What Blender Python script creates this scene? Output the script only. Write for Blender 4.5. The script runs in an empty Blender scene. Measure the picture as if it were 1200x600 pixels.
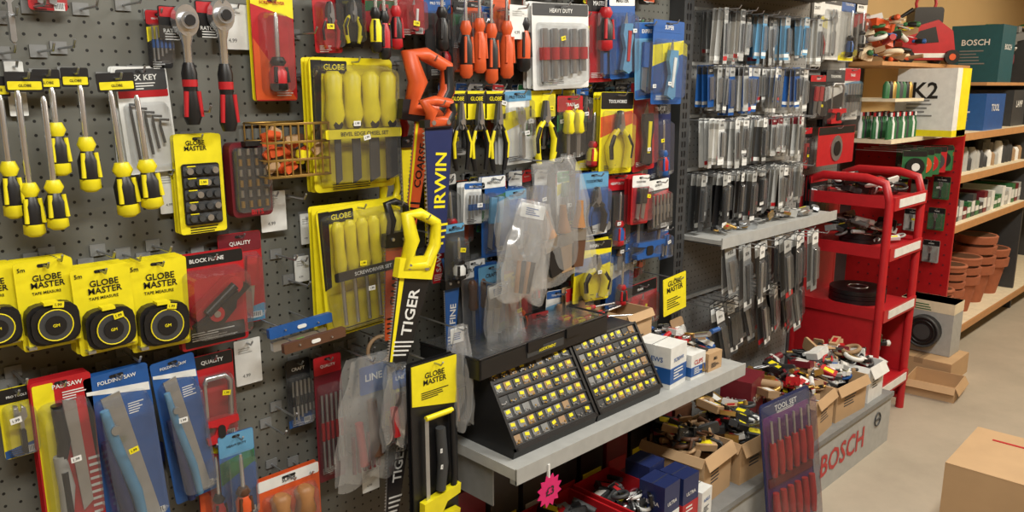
import bpy, math, random
from mathutils import Vector, Matrix
R=random.Random(11)
scene=bpy.context.scene
scene.view_settings.view_transform='Standard'
# ---------------------------------------------------------------- camera
CY,CZ=-1.65,1.6
YAW=math.radians(45.3); PIT=math.radians(12); F=940.0
cam=bpy.data.cameras.new('camera'); cam.sensor_width=36; cam.lens=F/1200*36; cam.clip_start=.02
co=bpy.data.objects.new('camera',cam); scene.collection.objects.link(co)
co.location=(0,CY,CZ)
fw=Vector((math.cos(YAW)*math.cos(PIT),math.sin(YAW)*math.cos(PIT),-math.sin(PIT)))
co.rotation_euler=fw.to_track_quat('-Z','Y').to_euler(); scene.camera=co
# measured position (metres) on a real plane parallel to the wall, `off` metres in front of it
def survey(u,v,off):
    r=u-600; d=v-300
    h=F*math.cos(PIT)-d*math.sin(PIT); dn=F*math.sin(PIT)+d*math.cos(PIT)
    x=math.cos(YAW)*h+math.sin(YAW)*r; y=math.sin(YAW)*h-math.cos(YAW)*r
    t=(-CY-off)/y
    return x*t, CZ-dn*t
# ---------------------------------------------------------------- materials
def lin(c): 
    c=c/255.0
    return c/12.92 if c<=.04045 else ((c+.055)/1.055)**2.4
_m={}
def mat(name,rgb,rough=.45,metal=0.0,noise=.18,scale=30):
    if name in _m: return _m[name]
    m=bpy.data.materials.new(name); m.use_nodes=True; nt=m.node_tree; p=nt.nodes['Principled BSDF']
    p.inputs['Roughness'].default_value=rough; p.inputs['Metallic'].default_value=metal
    c=[lin(x) for x in rgb]
    tc=nt.nodes.new('ShaderNodeTexCoord'); n=nt.nodes.new('ShaderNodeTexNoise'); n.inputs['Scale'].default_value=scale; n.inputs['Detail'].default_value=4
    nt.links.new(tc.outputs['Object'],n.inputs['Vector'])
    mx=nt.nodes.new('ShaderNodeMix'); mx.data_type='RGBA'
    mx.inputs[6].default_value=[x*(1-noise) for x in c]+[1]; mx.inputs[7].default_value=[min(1,x*(1+noise)) for x in c]+[1]
    nt.links.new(n.outputs['Fac'],mx.inputs[0]); nt.links.new(mx.outputs[2],p.inputs['Base Color'])
    _m[name]=m; return m
def film(name,tint,g,dif,bump,scale,rough):
    m=bpy.data.materials.new(name); m.use_nodes=True; nt=m.node_tree; nt.nodes.remove(nt.nodes['Principled BSDF'])
    o=nt.nodes['Material Output']
    t=nt.nodes.new('ShaderNodeBsdfTransparent'); t.inputs[0].default_value=(*tint,1)
    gl=nt.nodes.new('ShaderNodeBsdfGlossy'); gl.inputs['Roughness'].default_value=rough
    df=nt.nodes.new('ShaderNodeBsdfDiffuse'); df.inputs[0].default_value=(.85,.88,.9,1)
    tc=nt.nodes.new('ShaderNodeTexCoord'); nz=nt.nodes.new('ShaderNodeTexNoise'); nz.inputs['Scale'].default_value=scale; nt.links.new(tc.outputs['Object'],nz.inputs['Vector'])
    bp=nt.nodes.new('ShaderNodeBump'); bp.inputs['Strength'].default_value=bump; bp.inputs['Distance'].default_value=.01; nt.links.new(nz.outputs['Fac'],bp.inputs['Height']); nt.links.new(bp.outputs[0],gl.inputs['Normal'])
    a=nt.nodes.new('ShaderNodeMixShader'); b=nt.nodes.new('ShaderNodeMixShader')
    lw=nt.nodes.new('ShaderNodeLayerWeight'); lw.inputs[0].default_value=.35
    ma=nt.nodes.new('ShaderNodeMath'); ma.operation='MULTIPLY_ADD'; ma.inputs[1].default_value=.45; ma.inputs[2].default_value=g
    nt.links.new(lw.outputs['Fresnel'],ma.inputs[0]); nt.links.new(ma.outputs[0],b.inputs[0])
    a.inputs[0].default_value=dif
    nt.links.new(t.outputs[0],a.inputs[1]); nt.links.new(df.outputs[0],a.inputs[2])
    nt.links.new(a.outputs[0],b.inputs[1]); nt.links.new(gl.outputs[0],b.inputs[2]); nt.links.new(b.outputs[0],o.inputs[0])
    return m
Y=mat('yellow',(232,218,30),.42); K=mat('black',(24,24,26),.4); RD=mat('red',(178,28,36),.42); BL=mat('blue',(32,84,152),.42)
OR=mat('orange',(208,86,40),.42); W=mat('white',(222,224,222),.55); SV=mat('steel',(185,188,192),.3,.85); CH=mat('chrome',(225,228,232),.25,.9)
G=mat('grey',(124,126,126),.5); DG=mat('dark_grey',(58,60,62),.5); WD=mat('wood',(160,114,70),.5,0,.25,25); KR=mat('kraft',(186,154,116),.75,0,.1,12)
GN=mat('green',(44,106,62),.45); LG=mat('light_grey',(168,170,168),.5); TE=mat('teal',(24,82,92),.5); TC=mat('terracotta',(164,96,66),.8)
CR=mat('cream',(224,212,184),.7); NV=mat('navy',(30,42,88),.4); PK=mat('magenta',(214,30,110),.5); TN=mat('tan',(156,128,96),.7); MR=mat('maroon',(108,26,38),.45)
DW=mat('dark_wood',(88,58,40),.5,0,.25,25); SK=mat('cyan',(92,150,188),.45); LM=mat('lime',(110,210,70),.5); BR=mat('brass',(180,146,80),.35,.7)
OY=mat('olive_yellow',(205,188,26),.4); PU=mat('purple',(92,40,110),.45)
CL=film('clear_plastic',(.96,.97,.98),.05,.035,.3,22,.12); BG=film('polythene',(.95,.96,.97),.08,.17,.7,16,.2)
# ---------------------------------------------------------------- mesh builder
_tc={}
def tmesh(s):
    if s in _tc: return _tc[s]
    cu=bpy.data.curves.new('t','FONT'); cu.body=s; cu.resolution_u=2; cu.offset=.018; cu.align_x='CENTER'; cu.align_y='CENTER'; cu.space_line=.85
    ob=bpy.data.objects.new('t',cu); scene.collection.objects.link(ob)
    dg=bpy.context.evaluated_depsgraph_get(); dg.update()
    me=bpy.data.meshes.new_from_object(ob.evaluated_get(dg))
    vs=[tuple(v.co) for v in me.vertices]; fs=[tuple(p.vertices) for p in me.polygons]
    bpy.data.objects.remove(ob); bpy.data.curves.remove(cu); bpy.data.meshes.remove(me)
    xs=[v[0] for v in vs]; ys=[v[1] for v in vs]
    cx=(min(xs)+max(xs))/2; cy=(min(ys)+max(ys))/2
    vs=[(v[0]-cx,v[1]-cy) for v in vs]
    _tc[s]=(vs,fs,max(xs)-min(xs),max(ys)-min(ys)); return _tc[s]
def rr(w,h,r,cx=0,cz=0,n=3):
    r=min(r,w*.49,h*.49); P=[]
    for (sx,sz,a0) in ((1,1,0),(-1,1,90),(-1,-1,180),(1,-1,270)):
        for i in range(n+1):
            a=math.radians(a0+90*i/n); P.append((cx+sx*(w/2-r)+r*math.cos(a),cz+sz*(h/2-r)+r*math.sin(a)))
    return P
class B:
    def __init__(s,name,loc=(0,0,0),rz=0):
        s.name=name; s.loc=Vector(loc); s.rz=rz; s.v=[];s.f=[];s.m=[];s.sm=[];s.mats=[];s.st=[Matrix.Identity(4)]
    def push(s,x=0,y=0,z=0,ry=0,rx=0,rz=0,sc=1):
        M=Matrix.Translation((x,y,z))@Matrix.Rotation(math.radians(rz),4,'Z')@Matrix.Rotation(math.radians(rx),4,'X')@Matrix.Rotation(math.radians(ry),4,'Y')@Matrix.Scale(sc,4)
        s.st.append(s.st[-1]@M); return s
    def pop(s): s.st.pop()
    def add(s,vs,fs,m,smooth=False):
        if m not in s.mats: s.mats.append(m)
        k=s.mats.index(m); M=s.st[-1]; o=len(s.v)
        s.v+=[M@Vector(p) for p in vs]
        for f in fs: s.f.append(tuple(i+o for i in f)); s.m.append(k); s.sm.append(smooth)
    def box(s,x0,x1,y0,y1,z0,z1,m):
        s.add([(x,y,z) for x in (x0,x1) for y in (y0,y1) for z in (z0,z1)],[(0,1,3,2),(4,6,7,5),(0,4,5,1),(2,3,7,6),(0,2,6,4),(1,5,7,3)],m)
    def poly(s,P,y0,y1,m):
        n=len(P); s.add([(p[0],y0,p[1]) for p in P]+[(p[0],y1,p[1]) for p in P],[tuple(range(n)),tuple(range(2*n-1,n-1,-1))]+[(i,(i+1)%n,n+(i+1)%n,n+i) for i in range(n)],m)
    def bub(s,P,y0,y1,m,k=.8):   # blister with drafted sides
        n=len(P); cx=sum(p[0] for p in P)/n; cz=sum(p[1] for p in P)/n
        s.add([(p[0],y0,p[1]) for p in P]+[(cx+(p[0]-cx)*k,y1,cz+(p[1]-cz)*k) for p in P],[tuple(range(2*n-1,n-1,-1))]+[(i,(i+1)%n,n+(i+1)%n,n+i) for i in range(n)],m)
    def tube(s,pts,rad,m,n=8,closed=False,cap=True):
        P=[Vector(p) for p in pts]; c=len(P)
        if not isinstance(rad,(list,tuple)): rad=[rad]*c
        vs=[];N=None
        for i in range(c):
            if closed: T=P[(i+1)%c]-P[i-1]
            else: T=P[min(i+1,c-1)]-P[max(i-1,0)]
            T.normalize()
            if N is None:
                N=Vector((0,1,0)) if abs(T.y)<.8 else Vector((1,0,0))
            N=(N-T*N.dot(T)).normalized(); Q=T.cross(N)
            for j in range(n):
                a=2*math.pi*j/n; vs.append(P[i]+(N*math.cos(a)+Q*math.sin(a))*rad[i])
        fs=[]
        for i in range(c if closed else c-1):
            for j in range(n):
                a=i*n+j; b=i*n+(j+1)%n; a2=((i+1)%c)*n+j; b2=((i+1)%c)*n+(j+1)%n
                fs.append((a,b,b2,a2))
        s.add(vs,fs,m,True)
        if cap and not closed:
            s.add(vs[:n],[tuple(range(n))],m); s.add(vs[-n:],[tuple(range(n))],m)
    def disc(s,x,z,y0,y1,r,m,n=20): s.tube([(x,y0,z),(x,y1,z)],r,m,n)
    def ring(s,x,y,z,Rr,r,m,n=20,ax='y',sz=1):
        pts=[]
        for i in range(n):
            a=2*math.pi*i/n; c,d=Rr*math.cos(a),Rr*sz*math.sin(a)
            pts.append((x+c,y,z+d) if ax=='y' else ((x,y+c,z+d) if ax=='x' else (x+c,y+d,z)))
        s.tube(pts,r,m,6,True)
    def text(s,t,x,z,y,wid,m,maxh=None):
        vs,fs,tw,th=tmesh(t); k=wid/tw
        if maxh and th*k>maxh: k=maxh/th
        s.add([(x+v[0]*k,y,z+v[1]*k) for v in vs],fs,m)
    def done(s):
        me=bpy.data.meshes.new(s.name); me.from_pydata([tuple(v) for v in s.v],[],s.f)
        for m in s.mats: me.materials.append(m)
        me.polygons.foreach_set('material_index',s.m); me.polygons.foreach_set('use_smooth',s.sm); me.update()
        import bmesh
        bm=bmesh.new(); bm.from_mesh(me); bmesh.ops.recalc_face_normals(bm,faces=bm.faces[:]); bm.to_mesh(me); bm.free()
        o=bpy.data.objects.new(s.name,me); o.location=s.loc; o.rotation_euler=(0,0,s.rz); scene.collection.objects.link(o); return o
# ---------------------------------------------------------------- tools (local: x along wall, z up, -y out)
def card(b,w,h,c,hc=None,hf=.2,y=0):
    b.poly(rr(w,h,.006),y,y-.0015,c)
    if hc: b.poly(rr(w*.98,h*hf,.004,0,h/2-h*hf/2-.001),y-.0015,y-.0022,hc)
    b.poly(rr(w*.22,.006,.003,0,h/2-.009),y-.0022,y-.0026,K)
def smallprint(b,x,z,w,n,m,y=-.0028,step=.005):
    for i in range(n):
        q=w*R.uniform(.5,1); b.box(x-w/2,x-w/2+q,y,y+.0004,z-i*step,z-i*step+step*.4,m)
def barcode(b,x,z,w,y=-.0028):
    b.box(x-w/2,x+w/2,y,y+.0004,z-.007,z+.007,W)
    for i in range(7): b.box(x-w*.42+i*w*.12,x-w*.42+i*w*.12+w*.05,y-.0004,y,z-.004,z+.006,K)
def sticker(b,w,h,y=-.004,m=None):
    b.push(R.uniform(-.2,.2)*w,y,R.uniform(-.35,.2)*h,R.uniform(-12,12)); b.box(-.009,.009,-.0006,0,-.0055,.0055,m or R.choice([W,Y,W])); b.text('1.99',0,0,-.001,.011,K); b.pop()
def hook(b,h,off,d=.03,z=None):
    z=h/2-.009 if z is None else z
    b.tube([(0,off,z),(0,-d,z),(0,-d-.008,z+.01)],.0022,SV,6)
    b.box(-.014,.014,off-.004,off-.001,z-.008,z+.012,G)
def driver(b,x,zt,L,r,c1,c2,y=-.015,hf=.45,sr=None):
    sr=sr or r*.28; zh=zt-L*(1-hf); zb=zt-L; q=L*hf
    b.tube([(x,y,zt),(x,y,zt-.01),(x,y,zh)],[sr*.6,sr,sr],CH,8)
    b.tube([(x,y,zh+.004),(x,y,zh-q*.1),(x,y,zh-q*.22)],[r*.6,r*.9,r*.6],c1,12)
    b.tube([(x,y,zh-q*.22),(x,y,zh-q*.4),(x,y,zh-q*.75)],[r*.62,r,r*.95],c2,12)
    b.tube([(x,y,zh-q*.75),(x,y,zh-q*.93),(x,y,zb)],[r*.96,r,r*.5],c1,12)
    for k in (-1,1): b.tube([(x+k*r*.6,y-r*.6,zh-q*.25),(x+k*r*.75,y-r*.72,zh-q*.72)],r*.22,c1,6)
def pliers(b,h,w,c1,c2,y=-.012,x=0,z0=0):
    b.push(x,y,z0)
    jw=w*.17; zt=h/2; zp=h*.2
    b.poly([(-.001,zt),(-jw*.5,zt-.002),(-jw,zp+.012),(-jw*1.1,zp-.01),(-jw*.3,zp-.02),(-.001,zp)],-.005,.005,DG)
    b.poly([(.001,zt),(jw*.5,zt-.002),(jw,zp+.012),(jw*1.1,zp-.01),(jw*.3,zp-.02),(.001,zp)],-.0045,.0045,SV)
    b.disc(0,zp,-.008,.006,w*.1,SV,14)
    for k in (-1,1):
        P=[(k*jw*.5,0,zp-.005),(k*w*.25,0,h*.08),(k*w*.4,0,-h*.1),(k*w*.36,0,-h*.32),(k*w*.26,0,-h/2)]
        b.tube(P,[w*.08,w*.09,w*.12,w*.11,w*.08],c1,10)
        b.tube([(p[0]+k*w*.02,p[1]-w*.05,p[2]) for p in P[1:4]],[w*.06,w*.08,w*.07],c2,8)
    b.pop()
def ratchet(b,h,y=-.02):
    r=.023; zt=h/2-r
    b.poly([(r*math.cos(a/16*6.283),zt+r*1.3*math.sin(a/16*6.283)) for a in range(16)],y-.012,y+.012,CH)
    b.disc(0,zt,y-.022,y,r*.7,SV,18); b.disc(0,zt,y-.026,y-.022,r*.45,K,14); b.box(-.006,.006,y,y+.03,zt-.006,zt+.006,CH)
    b.tube([(0,y,zt-r),(0,y,zt-r*2),(0,y,0)],[.014,.0085,.008],CH,10)
    b.tube([(0,y,.01),(0,y,-.01),(0,y,-h*.2)],[.010,.015,.013],K,12)
    b.tube([(0,y,-h*.1),(0,y,-h*.16)],[.0145,.0145],RD,12)
    b.tube([(0,y,-h*.2),(0,y,-h*.42),(0,y,-h*.49)],[.013,.018,.012],K,12)
    for k in (-1,1): b.tube([(k*.012,y-.008,-h*.2),(k*.015,y-.008,-h*.42)],.005,RD,6)
def knife(b,h,c1,c2,y=-.01,s=1):
    w=h*.13*s
    b.poly([(-w*.6,h*.28),(-w*.2,h*.5),(w*.1,h*.3)],y-.003,y,SV)
    b.poly([(-w*.8,h*.3),(w*.5,h*.33),(w*.8,h*.1),(w*.6,-h*.1),(w*.9,-h*.45),(w*.4,-h*.5),(-w*.6,-h*.45),(-w*.3,-h*.1),(-w*.9,h*.12)],y-.012,y,c1)
    b.poly([(-w*.2,h*.2),(w*.3,h*.2),(w*.3,-h*.3),(-w*.1,-h*.3)],y-.015,y-.011,c2)
def wrench(b,h,c,y=-.01):
    w=h*.2
    b.poly([(-w*.55,h*.5),(-w*.2,h*.48),(-w*.15,h*.36),(w*.05,h*.36),(w*.1,h*.5),(w*.45,h*.42),(w*.5,h*.25),(w*.15,h*.17),(w*.2,-h*.45),(0,-h*.5),(-w*.2,-h*.45),(-w*.15,h*.17),(-w*.6,h*.3)],y-.008,y,SV)
    b.poly(rr(w*.44,h*.5,.01,0,-h*.22),y-.011,y+.002,c)
def chisels(b,w,h,n,c,blade=True):
    for i in range(n):
        x=(i-(n-1)/2)*w*.9/n
        b.tube([(x,-.014,h*.5),(x,-.014,h*.44),(x,-.014,h*.25),(x,-.014,h*.05),(x,-.014,0)],[w*.2/n,w*.36/n,w*.3/n,w*.38/n,w*.25/n],c,10)
        if blade:
            q=w*(.12+.06*i)/n
            b.poly([(x-q,0),(x+q,0),(x+q,-h*.44),(x-q,-h*.5)],-.016,-.012,SV)
        else: b.tube([(x,-.014,0),(x,-.014,-h*.45)],w*.07/n,SV,6)
def handsaw(b,w,h,sl,hc,txt,tc,hc2=None,hz=.27,st=None,bw=1.0):
    hz=h*hz; zt=h/2
    loop=[(-w*.42,0,zt-hz*.05),(-w*.1,0,zt),(w*.35,0,zt-hz*.12),(w*.42,0,zt-hz*.55),(w*.25,0,zt-hz*.95),(-w*.3,0,zt-hz),(-w*.2,0,zt-hz*.5)]
    b.tube([(p[0],-.012,p[2]) for p in loop],[w*.14,w*.12,w*.12,w*.13,w*.14,w*.14,w*.16],hc,8,True)
    b.tube([(p[0]*.98,-.012-w*.06,p[2]) for p in loop[2:5]],w*.09,hc2 or hc,8)
    b.poly([(-w*.5,zt-hz*.85),(w*.45,zt-hz*.75),(w*.4,zt-hz*1.2),(-w*.5,zt-hz*1.2)],-.022,-.002,hc2 or hc)
    for x in (-w*.25,w*.2): b.disc(x,zt-hz*.98,-.026,-.02,w*.06,SV,10)
    zb=-h/2; z1=zt-hz*1.15; w=w*bw
    b.poly([(-w*.42,z1),(w*.42,z1),(w*.1,zb),(-w*.36,zb)],-.014,-.010,sl)
    n=30; pts=[]
    for i in range(n+1):
        t=i/n; x=-w*.42+t*w*.06; z=z1+(zb-z1)*t
        pts.append((x,z)); 
        if i<n: pts.append((x-w*.08,z+(zb-z1)/n*.5))
    pts+=[(-w*.3,zb),(-w*.34,z1)]
    b.poly(pts,-.0125,-.0115,SV)
    if st: b.poly([(-w*.40,z1),(-w*.28,z1),(-w*.28,zb),(-w*.34,zb)],-.0145,-.014,st)
    L=z1-zb
    b.push(0.0,-.0148,z1-L*.42,ry=-86); b.text(txt,0,0,0,L*.55,tc,w*.34); b.pop()
    for k in range(4): b.box(-w*.3,w*.2-k*w*.05,-.0146,-.0141,z1-L*(.78+k*.05),z1-L*(.78+k*.05)+L*.018,tc)
def hacksaw(b,h,w,c,c2,y=-.015):
    b.tube([(w*.35,y,-h*.2),(w*.4,y,h*.38),(w*.25,y,h*.47),(-w*.3,y,h*.47),(-w*.34,y,h*.4)],.006,SV,8)
    b.box(-w*.38,-w*.30,y-.001,y+.001,-h*.16,h*.42,SV)
    P=[(-w*.42,-h*.14),(w*.48,-h*.14),(w*.5,-h*.24),(w*.2,-h*.26),(w*.05,-h*.4),(w*.25,-h*.46),(w*.2,-h*.5),(-w*.45,-h*.5),(-w*.48,-h*.4),(-w*.25,-h*.36),(-w*.15,-h*.26),(-w*.45,-h*.22)]
    b.poly(P,y-.014,y+.008,c); b.poly(rr(w*.22,h*.2,.008,-w*.05,-h*.33),y-.017,y+.011,c2)
def brush(b,x,zt,L,w,c,y=-.012):
    b.tube([(x,y,zt),(x,y,zt-L*.2),(x,y,zt-L*.4)],[w*.15,w*.2,w*.35],WD,8)
    b.box(x-w/2,x+w/2,y-.006,y+.006,zt-L*.6,zt-L*.42,SV)
    b.poly([(x-w/2,zt-L*.6),(x+w/2,zt-L*.6),(x+w*.42,zt-L),(x-w*.42,zt-L)],y-.005,y+.005,c)
# ---------------------------------------------------------------- packs
def p_tape(b,w,h):
    card(b,w,h,Y)
    b.text('GLOBE\nMASTER',w*.04,h*.27,-.003,w*.58,K,h*.16); b.text('5m',-w*.38,h*.42,-.003,w*.13,K); b.text('TAPE MEASURE',0,h*.14,-.003,w*.5,K); barcode(b,w*.33,-h*.42,w*.2)
    z=-h*.2; s=h*.56
    b.poly(rr(s*.95,s*.82,s*.25,0,z),-.002,-.024,K); b.poly([(-s*.47,z-s*.4),(s*.47,z-s*.4),(s*.47,z-s*.15),(-s*.47,z-s*.15)],-.003,-.02,Y)
    b.poly(rr(s*.84,s*.72,s*.25,0,z),-.024,-.032,K)
    b.disc(0,z,-.032,-.035,s*.31,DG,24); b.ring(0,-.035,z,s*.31,.0012,Y,24); b.disc(0,z,-.035,-.037,s*.19,K,20); b.text('GM',0,z,-.0375,s*.12,Y)
    b.box(-s*.5,-s*.36,-.03,-.008,z-s*.43,z-s*.38,SV); b.box(-s*.15,s*.1,-.03,-.008,z+s*.40,z+s*.46,Y)
    sticker(b,w*.6,h*.2,-.038)
def p_driverlabel(b,w,h,hf=.5,r=None,n=1):
    r=r or w*.40
    b.poly(rr(max(w*1.0,.035),.034,.003,0,h/2-.016),0,-.002,K); b.poly(rr(max(w,.035)*.9,.014,.002,0,h/2-.022),-.002,-.003,Y); b.text('GLOBE',0,h/2-.022,-.0035,.02,K)
    for i in range(n): driver(b,(i-(n-1)/2)*r*1.5,h/2-.03-i*.01,h-.03-(.02*i if n>1 else 0),r/(1 if n==1 else 1.3),Y,K,-.024-.012*i,hf,.0055)
def p_hex(b,w,h):
    card(b,w,h,W); b.poly(rr(w*.95,h*.2,.004,0,h*.38),-.0015,-.0025,DG); b.text('HEX KEY',0,h*.4,-.003,w*.6,W); smallprint(b,0,h*.34,w*.6,3,W); b.poly(rr(w*.95,h*.07,.002,0,h*.25),-.0015,-.0022,RD)
    for i in range(5):
        x=-w*.32+i*w*.13; z=h*.1-i*.008
        b.tube([(x+w*.17,-.01-i*.001,z+.01),(x,-.01-i*.001,z+.012),(x,-.01,z),(x+w*.05,-.01,-h*.42+i*.01)],.0028,DG,6)
    b.bub(rr(w*.86,h*.62,.012,0,-h*.14),-.002,-.02,CL,.9)
def p_ratchet(b,w,h):
    b.poly(rr(.06,h*.27,.004,-.012,h*.365),0,-.002,K); b.poly(rr(.056,h*.08,.002,-.012,h*.45),-.002,-.003,RD); b.text('RATCHET',-.012,h*.3,-.003,.045,W); smallprint(b,-.012,h*.27,.04,3,W)
    ratchet(b,h*.96,-.022)
def p_redscrew(b,w,h):
    card(b,w,h,RD); b.poly([(-w*.5,h*.5),(w*.5,h*.5),(w*.5,h*.3),(-w*.5,h*.42)],-.0015,-.002,Y); b.poly([(-w*.49,-h*.49),(w*.49,-h*.49),(-w*.49,h*.1)],-.0015,-.0022,OR)
    b.text('SCREWDRIVER',0,h*.44,-.003,w*.6,RD); smallprint(b,w*.2,-h*.36,w*.4,5,W)
    driver(b,0,h*.34,h*.75,w*.2,K,RD,-.014,.42); b.bub(rr(w*.7,h*.8,.015,0,-h*.05),-.002,-.03,CL,.9)
def p_sockets(b,w,h):
    card(b,w,h,Y); b.text('GLOBE\nMASTER',-w*.06,h*.39,-.003,w*.5,K,h*.1); b.poly(rr(w*.8,h*.62,.006,0,-h*.1),-.002,-.006,K)
    for i in range(5):
        z=h*.14-i*h*.12; b.poly(rr(w*.76,h*.1,.003,0,z),-.006,-.008,DG)
        for j in range(4): b.disc((j-1.5)*w*.18,z,-.008,-.018,w*.07,DG if (i+j)%3 else SV,10)
        b.box(-w*.3,-w*.12,-.0095,-.008,z+h*.04,z+h*.05,Y)
    smallprint(b,0,-h*.44,w*.6,3,K); sticker(b,w*.5,h*.5,-.02)
def p_bitcase(b,w,h):
    b.poly(rr(w,h,.012),0,-.03,MR); b.poly(rr(w*.86,h*.86,.01),-.03,-.034,DG)
    for i in range(4):
        for j in range(6): b.tube([(-w*.3+i*w*.2,-.04,-h*.36+j*h*.14),(-w*.3+i*w*.2,-.04,-h*.27+j*h*.14)],.004,SV if j%2 else BR,6)
    b.bub(rr(w*.9,h*.9,.01),-.03,-.048,CL,.95); b.box(-w*.2,w*.2,-.05,-.03,h*.46,h*.52,K); b.text('BITS',0,-h*.42,-.049,w*.3,RD)
def p_chiselset(b,w,h,blade=True):
    b.poly(rr(w,h,.012),0,-.004,Y); b.poly([(-w*.48,h*.48),(-w*.36,h*.48),(-w*.4,-h*.1),(-w*.48,-h*.12)],-.004,-.0055,K)
    b.poly(rr(w*.3,h*.09,.003,-w*.22,h*.43),-.004,-.006,K); b.text('GLOBE',-w*.22,h*.43,-.0065,w*.24,Y); n=4 if blade else 6
    b.push(w*.04,-.004,-h*.04); 
    for i in range(n):
        x=(i-(n-1)/2)*w*.88/n; q=w/n
        b.tube([(x,-.02,h*.44),(x,-.02,h*.40),(x,-.02,h*.25),(x,-.02,h*.12),(x,-.02,h*.02)],[q*.22,q*.38,q*.33,q*.42,q*.25],Y,12)
        b.disc(x,h*.05,-.02-q*.3,-.02,q*.2,K,8)
        if blade:
            qq=q*(.14+.05*i); b.poly([(x-qq,h*.0),(x+qq,h*.0),(x+qq,-h*.36),(x-qq,-h*.4)],-.03,-.026,DG)
        else: b.tube([(x,-.022,0),(x,-.022,-h*.36)],q*.12,SV,6)
    b.pop()
    b.poly(rr(w*.92,h*.07,.004,0,-h*.06 if blade else 0),-.042,-.046,Y if blade else K); b.text('BEVEL EDGE CHISEL SET' if blade else 'SCREWDRIVER SET',0,-h*.06 if blade else 0,-.0465,w*.7,K if blade else W,h*.03)
    b.poly([(-w*.46,-h*.16),(w*.46,-h*.16),(w*.42,-h*.46),(-w*.42,-h*.46)],-.006,-.007,OY); smallprint(b,0,-h*.45,w*.6,3,K,-.008)
    b.bub(rr(w*.94,h*.9,.015),-.004,-.05,CL,.92); sticker(b,w,h*.5,-.051); sticker(b,w,h*.5,-.051)
def p_crate(b,w,h):
    for i in range(9):
        x=-w*.5+i*w/8; b.tube([(x,-.1,-h/2),(x,-.1,h*.45)],.002,BR,5); b.tube([(x,-.002,-h/2),(x,-.002,h*.45)],.002,BR,5); b.tube([(x,-.1,-h/2),(x,-.002,-h/2)],.002,BR,5)
    for z in (-h/2,-h*.2,h*.12,h*.45):
        b.tube([(-w/2,-.1,z),(w/2,-.1,z),(w/2,-.002,z),(-w/2,-.002,z)],.003,BR,6,True)
    for i in range(26):
        x=-w*.42+R.random()*w*.84; b.push(x,-.05+R.uniform(-.035,.035),R.uniform(-.4,.35)*h,R.uniform(-40,40)); b.poly(rr(.03,.018,.004),-.004,.004,R.choice([OR,Y,DW,KR,OR])); b.pop()
def p_bluesaw(b,w,h):
    card(b,w,h,BL); b.text('FOLDING SAW',0,h*.45,-.003,w*.6,W); b.poly([(-w*.48,h*.42),(w*.48,h*.38),(w*.48,h*.33),(-w*.48,h*.4)],-.0015,-.0022,W); smallprint(b,w*.25,h*.28,w*.3,5,W)
    b.poly([(-w*.3,h*.36),(w*.0,h*.38),(w*.35,-h*.46),(w*.12,-h*.46)],-.003,-.006,SV)
    b.tube([(-w*.3,-.016,h*.3),(-w*.2,-.016,h*.05),(-w*.02,-.016,-h*.25),(w*.02,-.016,-h*.46)],[w*.07,w*.1,w*.1,w*.08],SK,8)
    b.tube([(-w*.38,-.018,h*.12),(-w*.3,-.018,-h*.1),(-w*.22,-.018,-h*.3),(-w*.2,-.018,-h*.47)],[w*.06,w*.1,w*.11,w*.09],NV,8)
    b.disc(-w*.2,h*.18,-.02,-.03,w*.08,SV,12); barcode(b,w*.3,-h*.44,w*.25); b.bub(rr(w*.9,h*.82,.02,0,-h*.05),-.002,-.036,CL,.9); sticker(b,w,h,-.038)
def p_redsaw(b,w,h):
    card(b,w,h,RD); b.poly(rr(w*.34,h*.96,.003,-w*.3,0),-.0015,-.0025,Y); b.text('PAD SAW',w*.1,h*.45,-.003,w*.5,W); smallprint(b,w*.2,h*.4,w*.4,4,W)
    b.poly([(-w*.02,h*.36),(w*.2,h*.34),(w*.3,-h*.35),(w*.12,-h*.4)],-.003,-.006,SV)
    b.tube([(-w*.15,-.016,h*.35),(-w*.1,-.016,h*.1),(-w*.18,-.016,-h*.05)],[w*.1,w*.12,w*.08],K,8)
    b.tube([(-w*.2,-.016,h*.02),(-w*.14,-.016,-h*.2),(-w*.2,-.016,-h*.44)],[w*.11,w*.14,w*.1],LG,8); b.tube([(-w*.17,-.026,-h*.08),(-w*.15,-.026,-h*.36)],w*.06,K,8)
    for k in range(9): b.box(w*.3,w*.45,-.0035,-.0025,-h*.45+k*.014,-h*.45+k*.014+.005,W)
    b.bub(rr(w*.9,h*.82,.02,0,-h*.05),-.002,-.036,CL,.9); sticker(b,w,h*.6,-.037)
def p_plane(b,w,h):
    card(b,w,h,RD,K,.13); b.text('BLOCK PLANE',-w*.05,h*.43,-.003,w*.5,W); b.poly(rr(w*.9,h*.2,.003,0,-h*.38),-.0015,-.002,K); smallprint(b,0,-h*.34,w*.7,4,W)
    b.push(0,0,h*.02,ry=-38); b.poly(rr(h*.62,h*.18,.02),-.004,-.035,RD); b.poly(rr(h*.66,h*.07,.004,0,-h*.12),-.006,-.03,K); b.tube([(-h*.2,-.045,h*.02),(h*.2,-.045,h*.02)],h*.05,K,8); b.pop()
    b.push(-w*.1,0,-h*.1); b.poly([(-w*.32,-h*.1),(w*.35,h*.2),(w*.3,h*.02),(w*.1,-h*.12),(-w*.3,-h*.16)],-.03,-.045,K); b.disc(0,0,-.045,-.05,h*.08,RD,16); b.disc(0,0,-.05,-.052,h*.035,SV,12); b.pop()
    b.bub(rr(w*.92,h*.72,.015,0,-h*.02),-.002,-.055,CL,.9)
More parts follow.
